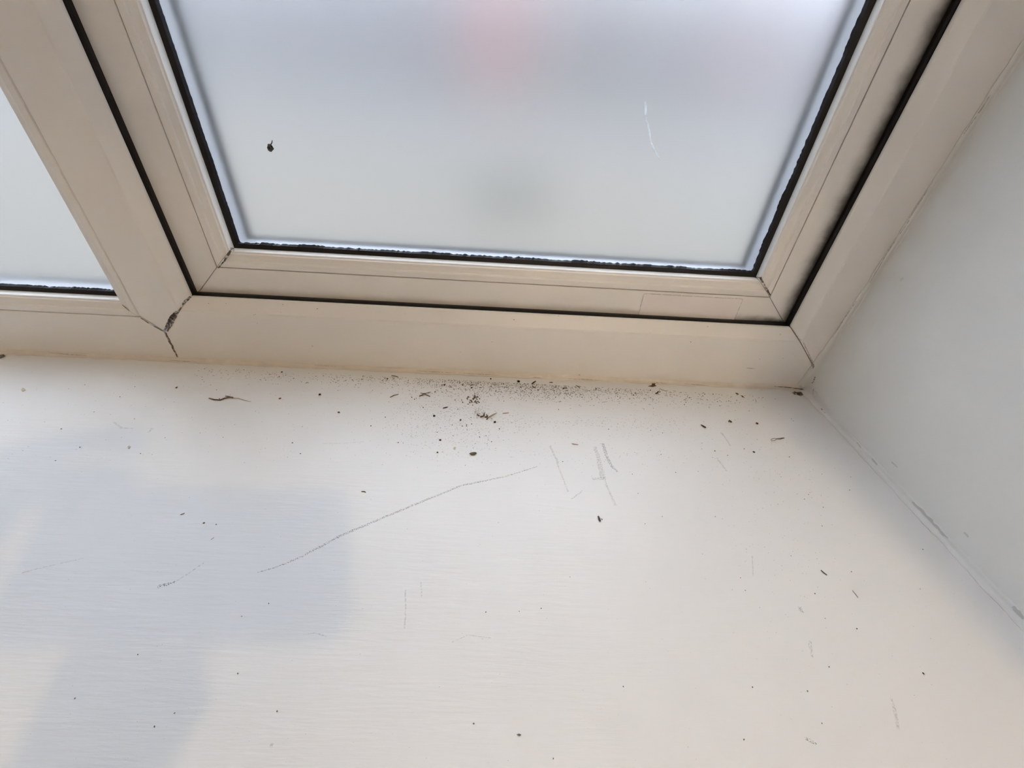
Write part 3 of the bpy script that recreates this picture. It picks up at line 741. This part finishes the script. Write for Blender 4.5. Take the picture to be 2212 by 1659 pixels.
def stick_geo(pix, wpx, heights=None, taper=(1, 1)):
    n = len(pix); k = upx(*pix[0]); pts = []; rad = []
    for i, p in enumerate(pix):
        t = i / max(1, n - 1); r = 0.5 * wpx * k * (taper[0] * (1 - t) + taper[1] * t)
        h = heights[i] if heights else 0.0
        q = on_sill(*p); pts.append(Vector((q.x, q.y, -317 + 0.05 + r * 0.72 + h))); rad.append(r)
    if n == 2:
        pts.insert(1, pts[0].lerp(pts[1], 0.5) + Vector((0.15, 0.1, 0.1))); rad.insert(1, (rad[0] + rad[1]) * 0.54)
    rad[0] *= 0.75; rad[-1] *= 0.75
    return tube_geo(pts, rad)
def stick(name, pix, wpx, mat, label, cat, heights=None, taper=(1, 1), group=None):
    v, f = stick_geo(pix, wpx, heights, taper)
    c = on_sill(*pix[len(pix) // 2])
    return tag(add_mesh(name, v, f, [D[mat]], (c.x, c.y, -317), True), label, cat, group)
def grain_geo(px, py, lpx, wpx, ang=0.0, seed=0, flat=0.55):
    k = upx(px, py); c = on_sill(px, py); bm = bmesh.new(); bmesh.ops.create_icosphere(bm, subdivisions=1, radius=1.0)
    ca, sa = math.cos(math.radians(ang)), math.sin(math.radians(ang)); a, b = 0.5 * lpx * k, 0.5 * wpx * k * 1.25; h = min(a, b) * flat
    bm.verts.ensure_lookup_table(); v = []
    for q in bm.verts:
        j = 1 + 0.38 * noise.noise(q.co * 1.7 + Vector((seed * 3.1, seed, 0)))
        x, y, z = q.co.x * a * j, q.co.y * b * j, q.co.z * h * j
        v.append((c.x + x * ca - y * sa, c.y + x * sa + y * ca, -317 + 0.04 + max(0.0, h * 0.8 + z)))
    f = [tuple(w.index for w in p.verts) for p in bm.faces]; bm.free()
    return v, f
def grain(name, px, py, lpx, wpx, ang, mat, label, cat, group=None, seed=0, flat=0.55):
    v, f = grain_geo(px, py, lpx, wpx, ang, seed or (px * 7 + py), flat); c = on_sill(px, py)
    return tag(add_mesh(name, v, f, [D[mat]], (c.x, c.y, -317), True), label, cat, group)
def leaf(name, outline, mat, label, cat, curl=0.6, thick=0.35):
    """flat curled flake with real thickness from an outline on the sill"""
    pts = [on_sill(*p) for p in outline]; c = sum(pts, Vector()) / len(pts); n = len(pts)
    up_ = [Vector((p.x, p.y, -317 + 0.05 + curl * ((p - c).length / 6.0) + thick)) for p in pts]; lo = [p - Vector((0, 0, thick)) for p in up_]
    v = [tuple(p) for p in up_ + lo] + [(c.x, c.y, -317 + 0.05 + thick), (c.x, c.y, -317 + 0.05)]
    f = [(i, (i + 1) % n, 2 * n) for i in range(n)] + [(n + (i + 1) % n, n + i, 2 * n + 1) for i in range(n)] + [(i, n + i, n + (i + 1) % n, (i + 1) % n) for i in range(n)]
    return tag(add_mesh(name, v, f, [D[mat]], (c.x, c.y, -317)), label, cat)
def compound(name, label, cat, parts):
    """several joined bits that lie as one tangle: an Empty with one mesh for each bit"""
    c = on_sill(*parts[0][1][0]); r = empty(name, W(c.x, c.y, -317)); tag(r, label, cat)
    for nm, pix, w, mat, hts, tp in parts:
        v, f = stick_geo(pix, w, hts, tp); o = mesh_obj(nm, v, f, D[mat], r, smooth=True)
    return r

compound('dry_stem', 'long thin brown dry stem with a hair-fine tail on the left part of sill', 'stem', [
    ('stalk', [(452, 861), (463, 864), (476, 865), (486, 862), (497, 860), (504, 860)], 3.6, 'brown', [0, 0, 0, 0.6, 0.8, 0.4], (0.9, 1.1)),
    ('sheath', [(488, 858), (496, 859), (504, 861)], 3.4, 'brown', [0.9, 1.0, 0.4], (1.0, 0.8)),
    ('fibre', [(504, 860), (516, 862), (530, 866), (542, 868)], 1.5, 'straw', [0.2, 0.8, 0.5, 0], (1.0, 0.7))])
compound('crossed_twigs', 'small pair of crossed brown twigs above the black grit patch', 'twig', [
    ('twig', [(909, 849), (918, 853), (929, 857)], 2.6, 'brown', [0, 0.4, 0], (0.7, 1.1)),
    ('twig', [(906, 857), (917, 853), (930, 848)], 2.4, 'brown', [0, 1.5, 0.3], (1.2, 0.8)),
    ('flake', [(906, 855), (912, 855), (917, 855)], 3.4, 'straw', None, (0.8, 0.6))])
compound('twig_tangle', 'tangle of brown twig bits with one long slanting stick, middle of sill', 'twig', [
    ('stick', [(1052, 904), (1060, 900), (1066, 897), (1073, 893)], 3.6, 'straw', [0, 0.5, 0.8, 0.6], (1.1, 0.6)),
    ('chip', [(1030, 897), (1036, 899)], 3.6, 'brown', None, (1, 0.8)),
    ('chip', [(1038, 902), (1045, 900), (1047, 894)], 4.4, 'brown', [0, 0.4, 1.2], (1.2, 0.6)),
    ('chip', [(1047, 902), (1054, 901)], 3.4, 'dark', None, (1, 1)),
    ('chip', [(1050, 897), (1054, 899)], 3.0, 'brown', None, (1, 0.7)),
    ('chip', [(1051, 907), (1054, 903)], 3.0, 'brown', None, (1, 1)),
    ('fibre', [(1060, 903), (1064, 906)], 1.2, 'straw', None, (1, 1))])
rnd = random.Random(5)
bits = []
for k in range(34):
    x, y = 1022 + rnd.gauss(0, 9), 864 + rnd.gauss(0, 5); a = rnd.uniform(0, 6.28); l = rnd.uniform(2.0, 5.5)
    bits.append(('crumb', [(x - l / 2 * math.cos(a), y - l / 3 * math.sin(a)), (x + l / 2 * math.cos(a), y + l / 3 * math.sin(a))], rnd.uniform(1.6, 3.0), rnd.choice(['brown', 'brown', 'dark', 'straw']), None, (1, 0.8)))
compound('crumb_heap', 'tight little heap of brown plant crumbs near the window frame', 'crumbs', bits)

stick('plant_stem', [(843, 859), (850, 855), (861, 852)], 2.4, 'brown', 'short curved brown stem left of the crossed twigs', 'stem', None, (1.1, 0.8))
stick('dark_stick', [(957, 882.5), (962, 881.5), (967, 880)], 3.2, 'dark', 'short straight black-brown stick under the crossed twigs', 'stick')
stick('straw', [(1086, 893.5), (1092, 893), (1099, 892)], 2.0, 'straw', 'pale straw piece right of the twig tangle', 'straw')
stick('straw', [(1235, 959), (1242, 960), (1249, 961)], 2.0, 'straw', 'pale straw piece left of the twin grey scuffs', 'straw')
stick('pellet', [(1292, 1116), (1294, 1121), (1296, 1127)], 4.6, 'ash', 'dark grey oblong pellet below the twin grey scuffs', 'pellet', None, (1, 1.1))
stick('grass_bit', [(781, 1062), (787, 1062), (790, 1064)], 2.4, 'ash', 'bent grey grass bit just above the long scuff', 'grass bit')
stick('grass_bit', [(390, 1112), (394, 1111), (399, 1109)], 2.4, 'grey', 'short grey grass bit lying in the bluish shadow', 'grass bit')
stick('straw', [(456, 1166), (460, 1163), (463, 1161)], 1.8, 'straw', 'tiny straw fleck in the shadow near its right side', 'straw')
stick('dark_fibre', [(1773, 1232), (1778, 1237), (1786, 1243)], 2.8, 'ash', 'dark slanting fibre on the right part of the sill', 'fibre')
stick('dark_fibre', [(1992, 1453), (1994, 1455), (1996, 1457)], 2.6, 'black', 'tiny jet black dash far right of the sill', 'fibre')
stick('dark_fibre', [(1841, 1276), (1848, 1284), (1853, 1291)], 1.6, 'grey', 'thin faint grey fibre right of the dark slanting fibre', 'fibre')
stick('seed_husk', [(1514, 918), (1518, 921), (1524, 925)], 4.4, 'dark', 'dark pointed seed husk on the right half of sill', 'seed', None, (0.5, 1.1))
stick('seed_husk', [(1574, 909), (1577, 911), (1580, 913)], 4.0, 'brown', 'small brown husk between the pointed husk and red grain', 'seed')
stick('wood_chip', [(1589, 850), (1592, 851.5), (1595, 852.5)], 3.0, 'brown', 'short brown chip beside the frame near right corner', 'chip')
stick('wood_chip', [(1149, 830), (1153, 827), (1157, 824.5)], 3.4, 'dark', 'stout dark brown chip close against the frame', 'chip')
stick('wood_chip', [(1187, 827), (1191, 826.5), (1194, 827)], 2.4, 'brown', 'thin brown chip right of the stout dark chip', 'chip')
stick('wood_chip', [(1216, 839), (1220, 838.6), (1224, 838.8)], 2.6, 'brown', 'flat brown chip in the dense dirt band', 'chip')
stick('wood_chip', [(1244, 833), (1249, 836), (1252, 837)], 1.8, 'brown', 'slim slanting brown chip at right end of dirt band', 'chip')
stick('wood_chip', [(1152, 837), (1157, 839)], 2.0, 'dark', 'tiny dark chip under the stout dark chip', 'chip')
stick('wood_chip', [(846, 812), (853, 813), (860, 815)], 2.2, 'brown', 'thin brown chip against the frame above curved stem', 'chip')
stick('wood_chip', [(1016, 833), (1023, 831.5)], 2.4, 'brown', 'small brown chip above the crumb heap', 'chip')
stick('root_hair', [(1424, 840), (1430, 842), (1437, 845), (1443, 844)], 1.3, 'straw', 'fine root hair beside the flake stuck to sealant', 'fibre')
leaf('leaf_scrap', [(1400, 835), (1408, 832.5), (1408, 829), (1416, 829), (1414, 832), (1418, 834), (1410, 836)], 'brown', 'ragged brown leaf scrap stuck against the sealant', 'leaf', 0.3)
leaf('leaf_scrap', [(1415, 850), (1419, 848), (1421, 845.5), (1423, 846), (1421, 850), (1417, 852)], 'dark', 'dark curled leaf scrap under the ragged brown scrap', 'leaf', 0.5)
leaf('leaf_seed', [(1014, 981), (1019, 978.5), (1026, 978), (1030, 980), (1026, 983.5), (1019, 984)], 'green', 'olive green pointed leaf seed alone on white paint', 'seed', 0.8, 0.8)
leaf('paint_flake', [(979, 968), (982, 965.5), (985, 967), (983, 971), (980, 971)], 'pale', 'pale cream flake left of the olive leaf seed', 'flake', 0.2)
leaf('paint_flake', [(46, 842), (50, 838), (54, 840), (56, 843), (50, 846), (47, 845)], 'pale', 'cream flake near the left end of the sill', 'flake', 0.2)
leaf('paint_flake', [(276, 966), (279, 963), (282, 965), (280, 969), (277, 969)], 'pale', 'cream flake in the shadow under left pane', 'flake', 0.2)
leaf('paint_flake', [(1116, 1587), (1121, 1585), (1126, 1587), (1122, 1590)], 'grey', 'grey fluff speck near the bottom middle', 'fluff', 0.2)
def insect_wing():
    pts = [(1665, 950), (1668, 948), (1674, 947), (1677, 949), (1672, 952), (1666, 952.5), (1665, 950)]
    compound('insect_wing', 'looped pale brown insect wing near the right wall', 'insect wing', [
        ('loop', pts, 1.2, 'straw', None, (1, 1)), ('vein', [(1676, 948.5), (1685, 947.5), (1693, 946)], 2.6, 'straw', None, (0.8, 1.1)), ('vein', [(1677, 949), (1686, 949), (1694, 948)], 1.6, 'brown', [0.5, 0.5, 0.5], (1, 0.8))])
insect_wing()
compound('dead_midge', 'tiny dead midge with spread legs left of the long dry stem', 'insect', [
    ('body', [(381, 839), (383, 837)], 3.0, 'dark', None, (1, 1)), ('leg', [(379, 837), (382, 838)], 1.0, 'dark', None, (1, 1)), ('leg', [(383, 835), (382, 839)], 1.0, 'dark', None, (1, 1))])
for px, py, l, w, a, m, lab in [
    (691, 853, 6, 5, 20, 'black', 'round black grit grain between dry stem and curved stem'), (605, 861.5, 6, 4, 40, 'brown', 'oval brown grain just right of the dry stem tail'),
    (938, 899, 6, 5, 0, 'black', 'round black grit grain left of the twig tangle'), (995, 908, 5, 5.5, 0, 'brown', 'round brown grain left below the twig tangle'),
    (1069, 912.5, 6, 4.5, -15, 'red', 'red-brown grain right below the twig tangle'), (951, 951, 6, 4, 15, 'dark', 'oval dark grain above the olive leaf seed'),
    (945, 978, 4, 4, 0, 'dark', 'small dark grain left of the cream flake by the leaf seed'), (732, 891.5, 6, 4, 0, 'brown', 'brown grain lying between black grit grain and curved stem'),
    (1635, 915.5, 5.5, 4.5, -20, 'red', 'reddish grain nearest the right wall'), (1628, 977, 5, 4, 0, 'dark', 'dark grain left of the pale insect wing'),
    (1120, 825, 7, 5.5, 0, 'black', 'jagged black grain touching the frame in dirt band'), (837, 819, 4, 4, 0, 'dark', 'dark grain in the dirt band above the curved stem'),
    (960, 832, 4.5, 3.5, 0, 'black', 'right one of two black grains above the crossed twigs'), (955, 832, 3.5, 3.5, 0, 'dark', 'left one of two black grains above the crossed twigs'),
    (999, 832, 5, 3, -50, 'black', 'slanting black grain above the crumb heap'), (1060, 819, 4, 3.5, 0, 'black', 'black grain in the dirt band left of jagged grain'),
    (609, 804.5, 4, 4, 0, 'black', 'lone black grain by the frame above oval brown grain'), (1019, 838, 4.5, 3, 10, 'dark', 'dark grain right above the crumb heap'),
    (441, 1130, 5, 3.5, 10, 'ash', 'grey grain in the bluish shadow'), (1604, 857, 4, 3, 0, 'brown', 'brown grain under the chip near the right corner'),
    (1300, 1122, 3, 3, 0, 'ash', 'tiny grey grain next to the grey pellet'), (1724, 851, 7, 5, 0, 'dark', 'dark brown grain in the far right corner of the sill'),
    (3, 772, 13, 14, 0, 'grey', 'grey lump at the left edge beside the frame')]:
    grain('grit_grain', px, py, l, w, a, m, lab, 'grain')
# medium grains that nothing tells apart
rnd = random.Random(21); proto = {}
def medium(px, py, mat, size):
    key = (mat, rnd.randint(0, 2))
    if key not in proto:
        v, f = grain_geo(1000, 900, 3.2, 2.4, 0, key[1] + 3); c = on_sill(1000, 900)
        o = add_mesh('dirt_speck', v, f, [D[mat]], (c.x, c.y, -317), True); proto[key] = o
    else:
        o = proto[key].copy(); col.objects.link(o)
    p = on_sill(px, py); o.location = W(p.x, p.y, -317); o.rotation_euler = (0, 0, rnd.uniform(0, 6.28)); s = size; o.scale = (s, s * rnd.uniform(0.7, 1.1), s)
    tag(o, 'tiny dark dirt speck scattered loose over the white sill', 'dirt speck', 'loose dirt specks on the sill')
spots = []
for k in range(64): spots.append((rnd.uniform(560, 1560), None, rnd.choice(['dark', 'brown', 'brown'])))
for k in range(40): spots.append((rnd.gauss(985, 75), rnd.gauss(908, 38), rnd.choice(['dark', 'black', 'brown'])))
for k in range(26): spots.append((rnd.gauss(1420, 160), rnd.gauss(960, 70), rnd.choice(['dark', 'ash'])))
for k in range(22): spots.append((rnd.uniform(20, 700), rnd.uniform(830, 1000), rnd.choice(['dark', 'ash', 'brown'])))
for k in range(22): spots.append((rnd.gauss(1690, 90), rnd.gauss(1120, 130), rnd.choice(['ash', 'grey'])))
for k in range(26): spots.append((rnd.uniform(100, 2000), rnd.uniform(1050, 1640), rnd.choice(['ash', 'grey'])))
for x, y, m in spots:
    if y is None: y = 797 + (x - 560) * 0.0497 + abs(rnd.gauss(0, 14)) + 4
    y = max(y, 775 + x * 0.0497 * 0.9 + 8)
    if on_sill(x, y).y > 424 or on_sill(x, y).x > 395: continue
    medium(x, y, m, rnd.uniform(0.45, 1.05) if y < 1000 else rnd.uniform(0.4, 0.75))
# the rest is dust: far too many to count
def dust():
    rnd = random.Random(8); V = []; F = []; MI = []
    def speck(px, py, size, mi):
        c = on_sill(px, py)
        if c.y > 428.4 or c.x > 398 or c.y < -200: return
        k = upx(px, py); a = rnd.uniform(0, 3.14); l = size * k * rnd.uniform(0.5, 1.3); w = size * k * rnd.uniform(0.35, 0.6); h = min(l, w) * 0.6
        ca, sa = math.cos(a), math.sin(a); b = len(V)
        for x, y, z in ((l, 0, .4), (0, w, .5), (-l, 0, .4), (0, -w, .5), (0, 0, 1.1), (0, 0, 0)):
            V.append((c.x + x * ca - y * sa, c.y + x * sa + y * ca, -317 + 0.03 + z * h))
        for t in ((0, 1, 4), (1, 2, 4), (2, 3, 4), (3, 0, 4), (1, 0, 5), (2, 1, 5), (3, 2, 5), (0, 3, 5)): F.append(tuple(b + q for q in t)); MI.append(mi)
    edge = lambda x: 797 + (x - 560) * 0.0497
    for k in range(2600):           # band along the frame
        x = rnd.gauss(1130, 170) if rnd.random() < 0.75 else rnd.uniform(420, 1650)
        y = edge(x) + 3 + abs(rnd.gauss(9, 13)); speck(x, y, rnd.uniform(0.7, 1.9), rnd.choice([0, 1, 1, 1]))
    for k in range(1100): speck(rnd.gauss(975, 75), rnd.gauss(905, 40), rnd.uniform(0.5, 1.3), rnd.choice([0, 1, 2, 2]))
    for k in range(260): speck(rnd.uniform(1085, 1480), rnd.gauss(908, 7) + rnd.uniform(0, 10), rnd.uniform(0.5, 1.2), 2)
    for k in range(350): speck(rnd.gauss(1330, 180), rnd.gauss(955, 45), rnd.uniform(0.45, 1.0), 2)
    for k in range(120): speck(rnd.gauss(1035, 8) , rnd.gauss(892, 5), rnd.uniform(0.6, 1.3), rnd.choice([0, 1, 2]))
    for k in range(260): speck(rnd.gauss(1680, 70), rnd.gauss(1090, 130), rnd.uniform(0.5, 1.1), rnd.choice([2, 3]))
    for k in range(300): speck(rnd.uniform(550, 1650), rnd.uniform(840, 1010), rnd.uniform(0.5, 1.2), rnd.choice([1, 2, 3]))
    for k in range(420): speck(rnd.uniform(0, 2150), rnd.uniform(830, 1650), rnd.uniform(0.45, 1.0), rnd.choice([2, 3, 3]))
    for k in range(160): speck(rnd.uniform(0, 640), rnd.uniform(800, 1000), rnd.uniform(0.5, 1.3), rnd.choice([1, 2, 2]))
    o = add_mesh('fine_dust', V, F, [D['dark'], D['brown'], D['ash'], D['grey']], (0, 300, -317))
    for p, mi in zip(o.data.polygons, MI): p.material_index = mi
    tag(o, 'fine brown and grey dust sprinkled over the sill, thickest along the frame', 'dust', kind='stuff')
dust()
# dead insect on the pane
def glass_insect():
    c = on_face(584, 319, 472.6); r = empty('dead_fly', W(c.x, 473.9, c.z)); tag(r, 'small dark curled dead fly stuck on the frosted pane', 'insect')
    bm = bmesh.new(); bmesh.ops.create_icosphere(bm, subdivisions=2, radius=1.0)
    v = []
    for q in bm.verts:
        j = 1 + 0.5 * noise.noise(q.co * 2.2 + Vector((4, 1, 0))); v.append((c.x + q.co.x * 3.0 * j, 472.3 + q.co.y * 1.4, c.z + q.co.z * 3.4 * j))
    f = [tuple(w.index for w in p.verts) for p in bm.faces]; bm.free()
    mesh_obj('body', v, f, D['ash'], r, smooth=True)
    for a, b, w in (((585, 313), (588, 303), 0.55), ((579, 322), (577, 318), 0.5), ((588, 324), (591, 320), 0.5)):
        p, q = on_face(*a, 473), on_face(*b, 473)
        v, f = tube_geo([p, p.lerp(q, 0.5) + Vector((0.6, -0.4, 0)), q], [w, w, w * 0.6], 5, 1.0); mesh_obj('leg', v, f, D['ash'], r)
    for a, s in (((581, 320), 1.3), ((586, 316), 1.1)):
        p = on_face(*a, 471)
        bm = bmesh.new(); bmesh.ops.create_icosphere(bm, subdivisions=1, radius=s)
        v = [(p.x + q.co.x, 471.2 + q.co.y * 0.6, p.z + q.co.z) for q in bm.verts]; f = [tuple(w.index for w in t.verts) for t in bm.faces]; bm.free()
        mesh_obj('thorax', v, f, D['black'], r, smooth=True)
glass_insect()
# a few dirt specks resting on the ledge and face of the bottom rail
rnd = random.Random(31)
for k in range(26):
    x, y = rnd.uniform(430, 1700), 0; t = rnd.random(); y = 645 + (x - 412) * 0.0517 + (rnd.uniform(2, 30) if t < 0.75 else rnd.uniform(35, 125))
    p = on_face(x, y, 435); zz = p.z
    yy = 435 if zz < -248.4 else 435 + (zz + 248.4) * 0.5
    s = rnd.uniform(0.35, 0.8)
    v = [(p.x + s * 1.4, yy - 0.05, zz), (p.x, yy - 0.05, zz + s * 0.7), (p.x - s * 1.4, yy - 0.05, zz), (p.x, yy - 0.05, zz - s * 0.7), (p.x, yy - s * 0.8, zz), (p.x, yy + 0.02, zz)]
    f = [(0, 1, 4), (1, 2, 4), (2, 3, 4), (3, 0, 4), (1, 0, 5), (2, 1, 5), (3, 2, 5), (0, 3, 5)]
    o = mesh_obj('dirt_fleck', v, f, D['brown'], win1)
